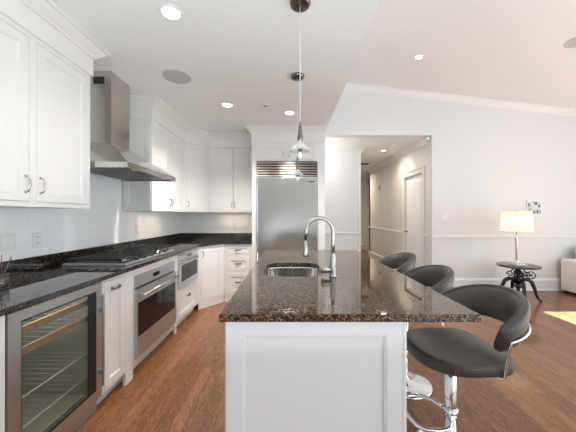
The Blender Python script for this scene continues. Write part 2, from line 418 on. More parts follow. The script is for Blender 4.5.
# hall door
d = thing('door_1', None, None, (HX, 0, 0)); d['kind'] = 'structure'
bm = bmesh.new(); box(bm, 0.03, 0.07, DY0+.01, DY1-.01, 0.01, DZ-.01)
p = obj('door_leaf', bm, M_door, d)
bm = bmesh.new()
for z0, z1 in ((0.25, 0.95), (1.10, 1.98)):
    box(bm, 0.022, 0.03, DY0+.13, DY0+.36, z0, z1, .004); box(bm, 0.022, 0.03, DY1-.36, DY1-.13, z0, z1, .004)
obj('raised_panel', bm, M_door, d)
bm = bmesh.new(); tube(bm, [(0.03, DY1-.07, .98), (-.02, DY1-.07, .98)], 0.009); lathe(bm, [(0, 0), (.02, 0.004), (.026, .018), (.018, .035), (0, .04)], (0, 0, 0), 16)
for v in bm.verts:
    pass
obj('door_knob', bm2 := B((-.045, .03, DY1-.085, DY1-.06, .967, .992, .01, 2)), M_darknickel, d); bm.free()
CAS = [(-0.022, DY0-.09, DY0, 0, DZ+.09), (-0.022, DY1, DY1+.09, 0, DZ+.09)]
bm = bmesh.new()
for x, a, b, z0, z1 in CAS: box(bm, x, 0, a, b, z0, z1, .006)
box(bm, -.022, 0, DY0, DY1, DZ, DZ+.09, .006); box(bm, -.03, 0, DY0-.1, DY1+.1, DZ+.09, DZ+.11)
o = obj('trim_2', bm, M_trim, d); o.name = 'door_casing'
# crown, rails, baseboards
CROWN = [(0, KZ-.22), (.015, KZ-.22), (.015, KZ-.085), (.028, KZ-.08), (.032, KZ-.066), (.045, KZ-.056), (.065, KZ-.038), (.082, KZ-.016), (.10, KZ-.014), (.10, KZ), (0, KZ)]
bm = bmesh.new(); sweep(bm, [(-1.58, -1.2), (-1.58, 2.14), (WX, 2.14)], CROWN); struct('trim_3', bm, M_cab)
bm = bmesh.new(); sweep(bm, [(WX, 3.10), (-1.58, 3.10), (-1.58, 4.07), (-1.32, 4.42), (-.57, 4.42), (-.57, 4.10), (.54, 4.10)], CROWN); struct('trim_4', bm, M_cab)
# trim bead along the edge of the low ceiling
struct('trim_5', B((KE, KE+.012, -3.0, BY, KZ, KZ+.12)), M_trim)
# sloping crown on living back wall
bm = bmesh.new()
prof = [(0, -.12), (.012, -.12), (.016, -.10), (.03, -.085), (.055, -.045), (.072, -.018), (.09, -.014), (.09, 0), (0, 0)]
ra = [bm.verts.new((KE, BY-o_, LZ(KE)+z)) for o_, z in prof]; rb = [bm.verts.new((6.0, BY-o_, LZ(6.0)+z)) for o_, z in prof]
for j in range(len(prof)): bm.faces.new((ra[j], ra[(j+1) % len(prof)], rb[(j+1) % len(prof)], rb[j]))
bm.faces.new(ra); bm.faces.new(list(reversed(rb))); struct('trim_6', bm, M_trim)
RAIL = [(0, .905), (.008, .905), (.012, .93), (.02, .935), (.022, .955), (.014, .962), (0, .968)]
BASE = [(0, 0), (.03, 0), (.03, .02), (.016, .035), (.016, .165), (.022, .17), (.018, .195), (.009, .212), (0, .218)]
HCR = [(0, HZ-.11), (.012, HZ-.11), (.016, HZ-.09), (.05, HZ-.04), (.075, HZ-.014), (.09, HZ-.012), (.09, HZ), (0, HZ)]
k = 7
for path in ([(HX, BY), (6.0, BY)], [(0.46, 5.8), (1.51, 5.8), (1.51, 10.4)], [(1.51, 10.4), (3.4, 10.4)], [(HX, 8.5), (HX, DY1+.09)], [(HX, DY0-.09), (HX, BY+.12)]):
    for prf in (RAIL, BASE):
        bm = bmesh.new(); sweep(bm, path, prf); struct('trim_%d' % k if prf is RAIL else 'baseboard_%d' % k, bm, M_trim); k += 1
bm = bmesh.new(); sweep(bm, [(0.46, 5.8), (1.51, 5.8), (1.51, 10.4), (2.6, 10.4)], HCR); struct('trim_30', bm, M_trim)
bm = bmesh.new(); sweep(bm, [(HX, 8.5), (HX, BY+.12)], HCR); struct('trim_31', bm, M_trim)
# corner bead / flat casing at the right side of the opening and white end of the hall wall
struct('trim_32', B((1.49, 1.525, 5.77, 5.80, 0, HZ-.11)), M_trim)

# ================================================================ CABINET BUILDERS
def pull(w, r=0.0055, proj=0.028):
    """arched pull, length w along local x, standing off toward -y, centred at origin"""
    bm = bmesh.new(); pts = []
    n = 10
    for i in range(n+1):
        a = PI*i/n
        pts.append((-w/2*math.cos(a)*1.0, -proj*math.sin(a)**0.6, 0))
    rr = [r*(1.5 if i in (0, n) else (1.25 if i == n//2 else 1.0)) for i in range(n+1)]
    tube(bm, pts, rr, 8)
    for s in (-1, 1):
        m = Matrix.Translation((s*w/2, 0, 0)) @ Matrix.Rotation(PI/2, 4, 'X')
        b2 = bmesh.new(); lathe(b2, [(0, 0), (.0085, 0), (.0085, .003), (.006, .006), (0, .006)], n=12)
        bmesh.ops.transform(b2, matrix=m, verts=b2.verts)
        me = bpy.data.meshes.new('t'); b2.to_mesh(me); bm.from_mesh(me); bpy.data.meshes.remove(me); b2.free()
    return bm
def shaker(x0, x1, z0, z1, y=0.0, t=0.02, fw=0.055, rec=0.009):
    """framed door slab, front at y, recessed centre with stepped lip"""
    bm = bmesh.new(); a = fw; b = fw+.008
    def ring(i, yy): return [(x0+i, yy, z0+i), (x1-i, yy, z0+i), (x1-i, yy, z1-i), (x0+i, yy, z1-i)]
    R = [ring(0, y+t), ring(0, y+.0015), ring(.0015, y), ring(a, y), ring(a+.002, y+.004), ring(b, y+.004), ring(b+.003, y+rec)]
    V = [[bm.verts.new(c) for c in r] for r in R]
    for p, q in zip(V, V[1:]):
        for j in range(4): bm.faces.new((p[j], p[(j+1) % 4], q[(j+1) % 4], q[j]))
    bm.faces.new(V[-1]); bm.faces.new(list(reversed(V[0])))
    return bm
def cabinet(name, label, cat, loc, rz, w, depth, z0, z1, fronts, toe=0.0, mat=None, group=None, legs=(), openings=(), toe_in=.07):
    """fronts: (kind, x0, x1, z0, z1, handle) handle=None|('v',x,z)|('h',x,z)"""
    mat = mat or M_cab
    t = thing(name, label, cat, (loc[0], loc[1], 0), rz, group)
    bm = bmesh.new(); s = .018; zb = z0+toe
    box(bm, 0, s, .02, depth, zb, z1); box(bm, w-s, w, .02, depth, zb, z1)
    box(bm, s, w-s, .02, depth, zb, zb+s); box(bm, s, w-s, .02, depth, z1-s, z1); box(bm, s, w-s, depth-.01, depth, zb+s, z1-s)
    ops = [(f[1], f[2], f[3], f[4]) for f in fronts] + list(openings)
    xs = sorted({0, w, *[o[0] for o in ops], *[o[1] for o in ops]}); zs = sorted({zb, z1, *[o[2] for o in ops], *[o[3] for o in ops]})
    for u0, u1 in zip(xs, xs[1:]):
        for v0, v1 in zip(zs, zs[1:]):
            if any(o[0] <= u0+1e-6 and u1 <= o[1]+1e-6 and o[2] <= v0+1e-6 and v1 <= o[3]+1e-6 for o in ops): continue
            box(bm, u0, u1, 0, .02, v0, v1)
    bmesh.ops.remove_doubles(bm, verts=bm.verts, dist=1e-6)
    obj('carcass', bm, mat, t)
    if toe > 0:
        obj('toe_kick', B((0, w, toe_in, toe_in+.015, z0, zb)), mat, t)
    for lx0, lx1 in legs:
        bm = bmesh.new(); n = 6
        box(bm, lx0, lx1, 0, .02, 0, zb)
        obj('foot', bm, mat, t)
    g = .003
    for f in fronts:
        kind, x0, x1, a, b, h = f
        bm = shaker(x0+g, x1-g, a+g, b-g, -.001, .02, .055 if (b-a) > .2 and (x1-x0) > .2 else .03)
        p = obj(kind, bm, mat, t)
        if h:
            dk = len(h) > 4
            bm = pull(h[3] if len(h) > 3 else 0.095, .0085 if dk else .0055, .022 if dk else .028)
            m = Matrix.Translation((h[1], -.001, h[2])) @ (Matrix.Rotation(PI/2, 4, 'Y') if h[0] == 'v' else Matrix.Identity(4))
            obj('handle', bm, h[4] if len(h) > 4 else M_nickel, p, m)
    return t
R90 = PI/2
FX = -1.27     # face of left base run
CT = 0.884     # underside of worktop
DEP = 0.645
# --- left base run
cabinet('base_cabinet', 'white base cabinet at the left picture edge, beside the wine cooler', 'cabinet', (FX, 0.25), R90, 0.955, DEP, 0, CT,
        [('door', .03, .47, .12, .85, ('v', .44, .74)), ('door', .50, .925, .12, .85, ('v', .53, .74))], toe=.1)
cabinet('base_cabinet', 'narrow white pull-out base cabinet between the wine cooler and the wall oven', 'cabinet', (FX, 1.826), R90, 0.364, DEP, 0, CT,
        [('door', .022, .264, .11, .86, ('h', .143, .80, .085, M_darknickel))], toe=.1, legs=[(.264, .364)])
cabinet('oven_cabinet', 'white base cabinet framing the stainless wall oven', 'cabinet', (FX, 2.192), R90, 0.842, DEP, 0, CT, [], toe=.1,
        openings=[(.012, .782, .14, .822)], legs=[(.80, .842)])
cabinet('base_cabinet', 'white base cabinet with a bottom drawer under the built-in microwave', 'cabinet', (FX, 3.036), R90, 0.744, DEP, 0, CT,
        [('drawer', .03, .67, .12, .455, ('h', .35, .33, .085, M_darknickel))], toe=.1, openings=[(.03, .67, .47, .862)])
# diagonal corner cabinet
A = Vector((FX, 3.782)); C = Vector((-1.0, 4.13)); ang = math.atan2(C.y-A.y, C.x-A.x); dw = (C-A).length
t = cabinet('corner_cabinet', 'white angled corner base cabinet with one tall door', 'cabinet', (A.x, A.y), ang, dw, 0.30, 0, CT,
        [('door', .035, dw-.035, .12, .86, ('v', .06, .77, .085))], toe=.1, toe_in=.006)
cabinet('drawer_cabinet', 'white three-drawer base cabinet beside the refrigerator', 'cabinet', (-.998, 4.13), 0, 0.424, .61, 0, CT,
        [('drawer', .035, .395, .725, .855, ('h', .215, .79, .07, M_darknickel)), ('drawer', .035, .395, .475, .69, ('h', .215, .585, .07, M_darknickel)),
         ('drawer', .035, .395, .12, .44, ('h', .215, .30, .07, M_darknickel))], toe=.1, toe_in=.006)
# worktop of the left run
out = [(WX+.002, .2), (FX+.027, .2), (FX+.027, 3.775), (-1.012+.02, 4.105), (-.575, 4.105), (-.575, BY-.002), (WX+.002, BY-.002)]
bm = bmesh.new(); prism(bm, out, CT, .914)
bmesh.ops.recalc_face_normals(bm, faces=bm.faces)
bmesh.ops.bevel(bm, geom=[e for e in bm.edges if abs(e.verts[0].co.z-e.verts[1].co.z) < 1e-5], offset=.003, segments=2, affect='EDGES')
wt = obj('worktop', bm, M_granite2)
tag(wt, 'dark speckled granite L-shaped worktop along the left and back walls', 'countertop')
bm = bmesh.new(); box(bm, WX+.002, WX+.024, .2, BY-.003, .9142, 1.012, .0015); box(bm, WX+.024, -.575, BY-.024, BY-.003, .9142, 1.012, .0015)
obj('upstand', bm, M_granite2, wt)

# --- upper cabinets
UF = -1.58; UB = 1.374; UD = .335
cabinet('upper_cabinet', 'large white two-door wall cabinet nearest the camera, left of the range hood', 'cabinet', (UF, 1.20), R90, 0.94, UD, UB, 2.64,
        [('door', .035, .44, UB+.03, 2.40, ('v', .415, UB+.135)), ('door', .486, .918, UB+.03, 2.40, ('v', .512, UB+.135))])
cabinet('upper_cabinet', 'white wall cabinet cut off by the left picture edge', 'cabinet', (UF, 0.2), R90, 0.998, UD, UB, 2.64,
        [('door', .035, .48, UB+.03, 2.40, ('v', .455, UB+.135)), ('door', .52, .965, UB+.03, 2.40, ('v', .545, UB+.135))])
t = cabinet('upper_cabinet', 'white two-door wall cabinet just beyond the range hood', 'cabinet', (UF, 3.10), R90, 0.955, UD, UB, 2.64,
        [('door', .03, .475, UB+.03, 2.42, ('v', .452, UB+.12, .08)), ('door', .479, .925, UB+.03, 2.42, ('v', .502, UB+.12, .08))])
sp = shaker(.012, UD-.012, UB+.02, 2.42, -.008, .008, .06, .006)
obj('end_panel', sp, M_cab, t, Matrix(((0, 1, 0, 0), (-1, 0, 0, UD), (0, 0, 1, 0), (0, 0, 0, 1))).to_4x4())
A2 = Vector((UF, 4.058)); C2 = Vector((-1.32, 4.42)); ang2 = math.atan2(C2.y-A2.y, C2.x-A2.x); dw2 = (C2-A2).length
cabinet('upper_cabinet', 'white angled single-door wall cabinet in the kitchen corner', 'cabinet', (A2.x, A2.y), ang2, dw2, .22, UB, 2.64,
        [('door', .035, dw2-.03, UB+.03, 2.42, ('v', .06, UB+.12, .08))])
cabinet('upper_cabinet', 'white two-door wall cabinet on the back wall beside the refrigerator', 'cabinet', (-1.318, 4.42), 0, 0.744, UD-.01, UB, 2.64,
        [('door', .04, .395, UB+.03, 2.42, ('v', .372, UB+.12, .08)), ('door', .40, .73, UB+.03, 2.42, ('v', .424, UB+.12, .08))])
# fridge surround
FY = 4.10
t = thing('refrigerator_surround', 'tall white surround with two small doors above the refrigerator', 'cabinet', (0, FY, 0))
obj('side_panel', B((-.57, -.503, 0, .64, 0, 2.64)), M_cab, t); obj('side_panel', B((.425, .54, 0, .64, 0, 2.64)), M_cab, t)
bm = bmesh.new()
for u0, u1, v0, v1 in ((-.503, -.46, 2.155, 2.64), (-.066, -.03, 2.155, 2.64), (.366, .425, 2.155, 2.64), (-.46, -.066, 2.155, 2.168), (-.03, .366, 2.155, 2.168), (-.46, -.066, 2.405, 2.64), (-.03, .366, 2.405, 2.64)):
    box(bm, u0, u1, 0, .02, v0, v1)
box(bm, -.503, .425, .02, .6, 2.155, 2.17)
obj('carcass', bm, M_cab, t)
for x0, x1, hx in ((-.46, -.066, -.095), (-.03, .366, 0.0)):
    p = obj('door', shaker(x0+.002, x1-.002, 2.17, 2.403, -.001, .02, .05), M_cab, t)
    obj('handle', pull(.075), M_nickel, p, Matrix.Translation((hx, -.001, 2.255)) @ Matrix.Rotation(PI/2, 4, 'Y'))

# ================================================================ APPLIANCES
# refrigerator
t = thing('refrigerator', 'tall built-in stainless steel refrigerator with louvred top grille', 'refrigerator', (0, FY, 0))
obj('body', B((-.495, .418, .02, .62, 0.0, 2.14)), pm('fridge_side', (.3, .3, .3), .5), t)
bm = bmesh.new(); box(bm, -.492, .415, -.03, .018, 0.10, 1.893, .004, 2); p = obj('door', bm, M_fridge, t)
bm = bmesh.new(); box(bm, -.492, -.478, -.045, -.03, .10, 1.893, .003); p2 = obj('edge_trim', bm, M_chrome, t)
obj('badge', B((.29, .37, -.034, -.03, 1.82, 1.838)), pm('badge_dark', (.12, .12, .13), .3, .6), p)
bm = bmesh.new(); tube(bm, [(.36, -.085, .95), (.36, -.085, 1.0)], .001)
bm.free()
bm = bmesh.new(); box(bm, -.495, .418, .012, .016, 1.905, 2.148); obj('grille_back', bm, M_dark, t)
for i in range(6):
    z = 1.912 + i*.0388
    bm = bmesh.new()
    a = [(-.014, z), (-.019, z+.009), (-.016, z+.019), (.006, z+.024), (.006, z+.004)]
    va = [bm.verts.new((-.492, y, zz)) for y, zz in a]; vb = [bm.verts.new((.415, y, zz)) for y, zz in a]
    for j in range(5): bm.faces.new((va[j], va[(j+1) % 5], vb[(j+1) % 5], vb[j]))
    bm.faces.new(va); bm.faces.new(list(reversed(vb)))
    obj('louvre', bm, M_louvre, t)
obj('grille_frame', B((-.5, .423, -.004, .012, 2.143, 2.153), (-.5, .423, -.004, .012, 1.896, 1.906)), M_steel, t)
obj('toe_grille', B((-.49, .413, .04, .06, 0, .095)), M_dark, t)

# wall oven (faces +X): local x along Y
t = thing('built_in_oven', 'stainless wall oven with black glass door and bar handle under the cooktop', 'oven', (FX, 2.206, 0), R90)
W_ = .766
obj('housing', B((.01, W_-.01, .022, .55, .15, .81)), M_dark, t)
cp = obj('control_panel', B((0, W_, -.014, .02, .722, .818, .003)), M_steel, t)
ds = obj('display', B((.28, .40, -.016, -.0135, .755, .792)), M_ovenglass, cp)
bm = bmesh.new(); x0, x1, z0, z1 = 0, W_, .145, .712
for u0, u1, v0, v1 in ((0, .02, z0, z1), (W_-.02, W_, z0, z1), (.02, W_-.02, z0, .315), (.02, W_-.02, .598, z1)): box(bm, u0, u1, -.022, .018, v0, v1)
bmesh.ops.remove_doubles(bm, verts=bm.verts, dist=1e-6)
dr = obj('door', bm, M_steel, t)
obj('window', B((.02, W_-.02, -.019, .01, .315, .598)), M_ovenglass, dr)
bm = bmesh.new(); tube(bm, [(.03, -.068, .665), (W_-.03, -.068, .665)], .0115, 14)
for x in (.06, W_-.06): tube(bm, [(x, -.022, .665), (x, -.068, .665)], .008, 10)
obj('handle', bm, M_nickel, dr)

# built-in microwave
t = thing('microwave_oven', 'small stainless built-in microwave with dark glass beside the corner cabinet', 'microwave', (FX, 3.068, 0), R90)
W2 = .636
obj('housing', B((.01, W2-.01, .022, .45, .482, .85)), M_dark, t)
cp = obj('control_panel', B((0, W2, -.012, .02, .795, .858, .003)), M_steel, t)
obj('display', B((.25, .40, -.0135, -.0115, .813, .84)), M_ovenglass, cp)
bm = bmesh.new(); z0, z1 = .475, .79
for u0, u1, v0, v1 in ((0, .05, z0, z1), (W2-.05, W2, z0, z1), (.05, W2-.05, z0, z0+.07), (.05, W2-.05, z1-.05, z1)): box(bm, u0, u1, -.022, .018, v0, v1)
bmesh.ops.remove_doubles(bm, verts=bm.verts, dist=1e-6)
dr = obj('door', bm, M_steel, t)
obj('window', B((.05, W2-.05, -.018, .01, z0+.07, z1-.05)), M_ovenglass, dr)
bm = bmesh.new(); box(bm, .04, W2-.04, -.045, -.03, z1-.035, z1-.02, .004); box(bm, .05, .07, -.032, -.02, z1-.035, z1-.02); box(bm, W2-.07, W2-.05, -.032, -.02, z1-.035, z1-.02)
obj('handle', bm, M_nickel, dr)

# wine cooler
t = thing('wine_cooler', 'stainless glass-door wine cooler with wooden shelves at lower left', 'wine cooler', (FX, 1.212, 0), R90)
W3 = .608
M_in = pm('cooler_interior', (.42, .44, .42), .35, .3)
bm = bmesh.new(); s = .02
box(bm, 0, s, .03, .56, .105, .865); box(bm, W3-s, W3, .03, .56, .105, .865); box(bm, s, W3-s, .03, .56, .105, .125); box(bm, s, W3-s, .03, .56, .845, .865); box(bm, s, W3-s, .54, .56, .125, .845)
obj('cavity', bm, M_in, t)
bm = bmesh.new(); z0, z1 = .115, .874; yf, yb = -.006, .024
fr = .060
for u0, u1, v0, v1 in ((0, fr, z0, z1), (W3-.052, W3, z0, z1), (fr, W3-.052, z0, z0+.055), (fr, W3-.052, z1-.05, z1)): box(bm, u0, u1, yf, yb, v0, v1)
bmesh.ops.remove_doubles(bm, verts=bm.verts, dist=1e-6)
dr = obj('door_frame', bm, M_steel, t)
obj('glass_pane', B((fr, W3-.052, yf+.008, yf+.014, z0+.055, z1-.05)), M_coolglass, dr)
bm = bmesh.new(); a, b, c, e = fr, W3-.052, z0+.055, z1-.05
box(bm, b-.068, b, yf+.002, yf+.006, c, e); box(bm, a, a+.006, yf+.002, yf+.006, c, e); box(bm, a+.006, b-.068, yf+.002, yf+.006, c, c+.012); box(bm, a+.006, b-.068, yf+.002, yf+.006, e-.008, e)
obj('black_border', bm, M_black, dr)
bm = bmesh.new(); hx = W3-.030
box(bm, hx-.009, hx+.009, -.042, -.030, .19, .797, .004, 2)
for z in (.29, .697): box(bm, hx-.008, hx+.008, -.032, yf, z-.016, z+.016, .002)
obj('handle', bm, M_steel, dr)
for z in (.735, .632):
    bm = bmesh.new(); box(bm, .03, W3-.03, .040, .058, z, z+.038, .002)
    p = obj('shelf_front', bm, M_shelf, t)
    bm = bmesh.new()
    for i in range(9): tube(bm, [(.05+i*.062, .056, z+.012), (.05+i*.062, .52, z+.012)], .0016, 6)
    obj('wire_rack', bm, M_wire, p)
for z in (.42, .27):
    bm = bmesh.new(); tube(bm, [(.022, .05, z), (W3-.022, .05, z)], .005, 8)
    for i in range(12): tube(bm, [(.05+i*.046, .05, z), (.05+i*.046, .52, z)], .0012, 6)
    tube(bm, [(.022, .5, z), (W3-.022, .5, z)], .004, 6)
    obj('wire_shelf', bm, M_wire, t)
bm = bmesh.new(); box(bm, .06, W3-.08, .06, .4, .127, .16, .004); obj('base_tray', bm, M_in, t)
obj('control_strip', B((.20, .36, .028, .034, .13, .15)), M_black, t)
obj('toe_kick', B((0, W3, .03, .05, 0, .10)), M_steel, t)
l = bpy.data.lights.new('cooler_fill_lamp', 'AREA'); l.shape = 'RECTANGLE'; l.size = .4; l.size_y = .3; l.energy = 0.9; l.color = (1, .97, .9)  # added fill light brightening the cavity, no visible fixture
lo = bpy.data.objects.new('cooler_fill_lamp', l); COL.objects.link(lo); lo.parent = t; lo.location = (.30, .15, .84)

# range hood
t = thing('range_hood', 'stainless steel pyramid range hood with tall chimney on the left wall', 'range hood')
X0, X1, Y0, Y1, Z0, Z1 = WX+.001, -1.30, 2.167, 3.081, 1.709, 1.753
cx0, cx1, cy0, cy1, cz = WX+.001, -1.64, 2.48, 2.768, 1.99
bm = bmesh.new()
def quad_frustum(bm, lo, zl, hi, zh):
    a = [bm.verts.new((x, y, zl)) for x, y in lo]; b = [bm.verts.new((x, y, zh)) for x, y in hi]
    for i in range(4): bm.faces.new((a[i], a[(i+1) % 4], b[(i+1) % 4], b[i]))
    return a, b
a, b = quad_frustum(bm, [(X0, Y0), (X1, Y0), (X1, Y1), (X0, Y1)], Z1, [(cx0, cy0), (cx1, cy0), (cx1, cy1), (cx0, cy1)], cz)
bm.faces.new(b)
bm.faces.new(list(reversed(a)))
obj('canopy', bm, M_hood, t)
bm = bmesh.new(); box(bm, X0, X1, Y0, Y0+.012, Z0, Z1-.0005); box(bm, X0, X1, Y1-.012, Y1, Z0, Z1-.0005); box(bm, X1-.012, X1, Y0+.012, Y1-.012, Z0, Z1-.0005)
rm = obj('rim', bm, M_hood, t)
obj('control_buttons', B((X1, X1+.003, 2.86, 2.98, Z0+.014, Z0+.03)), M_chrome, rm)
obj('chimney', B((cx0, cx1, cy0, cy1, cz+.0005, KZ-.001)), M_hood, t)
obj('vent_slot', B((-1.80, -1.70, cy0-.002, cy0, 2.53, 2.595)), M_dark, t)
for i in range(3):
    y = Y0+.03+i*.288
    bm = bmesh.new()
    for j in range(9): box(bm, X0+.06+j*.055, X0+.085+j*.055, y, y+.275, Z0+.008, Z0+.014)
    box(bm, X0+.04, X1-.05, y, y+.275, Z0+.016, Z0+.02)
    obj('baffle_filter', bm, M_baffle, t)
for y in (2.35, 2.9):
    bm = bmesh.new(); lathe(bm, [(0, 0), (.03, 0), (.03, .006), (0, .006)], (X1-.03-.012, y, Z0+.003), 16); 
    obj('hood_lamp', bm, M_white, t)

# cooktop
t = thing('gas_cooktop', 'stainless gas cooktop with black iron grates set into the granite', 'cooktop', (0, 0, .9145))
KX0, KX1, KY0, KY1 = -1.82, -1.31, 2.16, 3.075
bm = bmesh.new(); box(bm, KX0, KX1, KY0, KY1, 0, .018, .004, 2)
tr_ = obj('tray', bm, M_steel, t)
obj('burner_deck', B((KX0+.012, KX1-.03, KY0+.03, KY1-.015, .0181, .0195)), M_grate, tr_)
burners = [(-1.69, 2.34, .045), (-1.43, 2.34, .036), (-1.58, 2.617, .06), (-1.69, 2.90, .036), (-1.43, 2.90, .045)]
for x, y, r in burners:
    bm = bmesh.new(); lathe(bm, [(r*1.35, .012), (r*1.3, .018), (r, .020), (r, .030), (0, .030)], (x, y, 0), 24)
    p = obj('burner', bm, M_nickel, t)
    bm = bmesh.new(); lathe(bm, [(r*.85, .0302), (r*.85, .036), (r*.7, .039), (0, .039)], (x, y, 0), 24); obj('burner_cap', bm, M_grate, p)
for (a, b) in ((KY0+.025, KY0+.32), (KY0+.325, KY1-.325), (KY1-.32, KY1-.025)):
    bm = bmesh.new(); h0, h1 = .040, .052; w = .010
    box(bm, KX0+.02, KX0+.02+w, a, b, h0, h1); box(bm, KX1-.06-w, KX1-.06, a, b, h0, h1)
    box(bm, KX0+.02, KX1-.06, a, a+w, h0, h1); box(bm, KX0+.02, KX1-.06, b-w, b, h0, h1)
    ym = (a+b)/2; box(bm, KX0+.02, KX1-.06, ym-w/2, ym+w/2, h0, h1)
    for f in (.22, .42, .62, .82):
        xx = KX0+.02+(KX1-.08-KX0)*f; box(bm, xx-w/2, xx+w/2, a, b, h0, h1+.003)
    for xx in (KX0+.022, KX1-.068):
        for yy in (a+.002, b-.012): box(bm, xx, xx+w, yy, yy+w, .012, h0)
    obj('grate', bm, M_grate, t)
for i in range(5):
    y = 2.36+i*.13
    bm = bmesh.new(); lathe(bm, [(.019, .012), (.018, .030), (.015, .034), (0, .034)], (-1.335, y, 0), 16); obj('knob', bm, M_black, t)

# ================================================================ ISLAND
IX0, IX1, IY0, IY1 = -.268, .492, 1.14, 3.15
t = thing('island_cabinet', 'white panelled kitchen island base under the granite slab', 'kitchen island', (0, 0, 0))
bm = bmesh.new(); s = .02
box(bm, IX0+.002, IX1-.002, IY0+.022, IY0+.042, 0, .882)
box(bm, IX0+.002, IX1-.002, IY1-.02, IY1, 0, .882); box(bm, IX0, IX0+s, IY0+.042, IY1-.02, .1, .882); box(bm, IX1-s, IX1, IY0+.042, IY1-.02, 0, .882)
box(bm, IX0+.07, IX0+.085, IY0+.042, IY1-.02, 0, .1); box(bm, IX0+s, IX1-s, IY0+.042, IY1-.02, .1, .118)
obj('carcass', bm, M_isl, t)
bm = shaker(IX0, IX1-.012, 0.0, .882, 0, .02, .068, .013)
obj('end_panel', bm, M_isl, t, Matrix.Translation((0, IY0, 0)))
bm = bmesh.new(); box(bm, IX1-.012, IX1+.002, IY0-.002, IY0+.022, 0, .882, .001); obj('corner_stile', bm, M_isl, t)
for i in range(4):
    y0 = IY0+.06+i*.48
    sp = shaker(0, .46, .12, .87, 0, .018, .055)
    p = obj('door', sp, M_isl, t, Matrix.Translation((IX0-.0185, y0+.46, 0)) @ Matrix.Rotation(-PI/2, 4, 'Z'))
for i in range(3):
    y0 = IY0+.06+i*.64
    sp = shaker(0, .60, .12, .87, 0, .012, .07)
    obj('side_panel', sp, M_isl, t, Matrix.Translation((IX1+.0125, y0, 0)) @ Matrix.Rotation(PI/2, 4, 'Z'))
# granite top with sink cutout
SX0, SX1, SY0, SY1 = -.185, .235, 1.80, 2.31
def plate_with_hole(bm, outer, inner, z0, z1):
    vo = [bm.verts.new((x, y, z1)) for x, y in outer]; vi = [bm.verts.new((x, y, z1)) for x, y in inner]
    eo = [bm.edges.new((vo[i], vo[(i+1) % len(vo)])) for i in range(len(vo))]; ei = [bm.edges.new((vi[i], vi[(i+1) % len(vi)])) for i in range(len(vi))]
    bmesh.ops.triangle_fill(bm, use_beauty=True, use_dissolve=False, edges=eo+ei)
    faces = list(bm.faces)
    r = bmesh.ops.extrude_face_region(bm, geom=faces)
    for v in [g for g in r['geom'] if isinstance(g, bmesh.types.BMVert)]: v.co.z = z0
bm = bmesh.new()
plate_with_hole(bm, [(-.289, 1.107), (.785, 1.107), (.785, 3.18), (-.289, 3.18)], rrect(SX0, SX1, SY0, SY1, .105), .882, .914)
bmesh.ops.recalc_face_normals(bm, faces=bm.faces)
es = [e for e in bm.edges if len(e.link_faces) == 2 and e.calc_face_angle(0) > 1.2 and abs(e.verts[0].co.z-e.verts[1].co.z) < 1e-5]
bmesh.ops.bevel(bm, geom=es, offset=.0025, segments=2, affect='EDGES')
tag(obj('worktop', bm, M_granite), 'large brown speckled granite slab on top of the kitchen island', 'countertop')
# sink
bm = bmesh.new()
def loop(x0, x1, y0, y1, r, z): return [bm.verts.new((x, y, z)) for x, y in rrect(x0, x1, y0, y1, r)]
Ls = [loop(SX0-.02, SX1+.02, SY0-.02, SY1+.02, .12, .8815), loop(SX0-.004, SX1+.004, SY0-.004, SY1+.004, .108, .8815), loop(SX0-.002, SX1+.002, SY0-.002, SY1+.002, .107, .87),
      loop(SX0+.004, SX1-.004, SY0+.004, SY1-.004, .10, .73), loop(SX0+.02, SX1-.02, SY0+.02, SY1-.02, .09, .702), loop(SX0+.05, SX1-.05, SY0+.05, SY1-.05, .08, .695), loop(-.02, .07, 2.01, 2.10, .04, .69)]
for a, b in zip(Ls, Ls[1:]):
    for k in range(len(a)):
        f = bm.faces.new((a[k], a[(k+1) % len(a)], b[(k+1) % len(a)], b[k])); f.smooth = True
bm.faces.new(Ls[-1])
t = thing('sink', 'undermount stainless steel sink sunk in the island granite', 'sink', (0, 0, 0))
obj('basin', bm, M_basin, t)
bm = bmesh.new(); lathe(bm, [(.035, .6905), (.035, .694), (.02, .692), (0, .6915)], (.025, 2.055, 0), 20); obj('drain', bm, M_chrome, t)
# faucet
FXX, FYY = .29, 1.80
t = thing('faucet', 'tall brushed nickel gooseneck kitchen faucet with pull-down spray beside the sink', 'faucet', (FXX, FYY, .9145))
bm = bmesh.new(); lathe(bm, [(0, 0), (.026, 0), (.026, .005), (.023, .009), (.022, .02), (.021, .07), (.018, .13), (.0125, .15), (.0125, .155), (0, .155)], n=24); obj('body', bm, M_faucet, t)
pts = [(0, 0, .15), (0, 0, .22), (0, 0, .30)]
for i in range(1, 15):
    a = PI*i/14*1.03; pts.append((-.089+.089*math.cos(a), 0, .30+.089*math.sin(a)))
pts += [(-.182, 0, .27)]
bm = bmesh.new(); tube(bm, pts, .0122, 14); obj('spout', bm, M_faucet, t)
bm = bmesh.new(); tube(bm, [(-.182, 0, .271), (-.184, 0, .238)], .0085, 12); obj('hose_collar', bm, M_black, t)
bm = bmesh.new(); lathe(bm, [(0, .24), (.010, .24), (.011, .21), (.0155, .195), (.017, .15), (.018, .135), (.015, .132), (0, .132)], (-.184, 0, 0), 20); obj('spray_head', bm, M_faucet, t)
bm = bmesh.new(); tube(bm, [(-.012, 0, .045), (-.03, -.001, .045), (-.034, -.001, .045), (-.075, -.004, .047), (-.08, -.004, .047)], [.019, .020, .024, .024, .018], 16); tube(bm, [(-.06, -.01, .03), (-.075, -.03, .012), (-.082, -.055, .008)], [.009, .008, .006], 10)
obj('lever', bm, M_faucet, t)

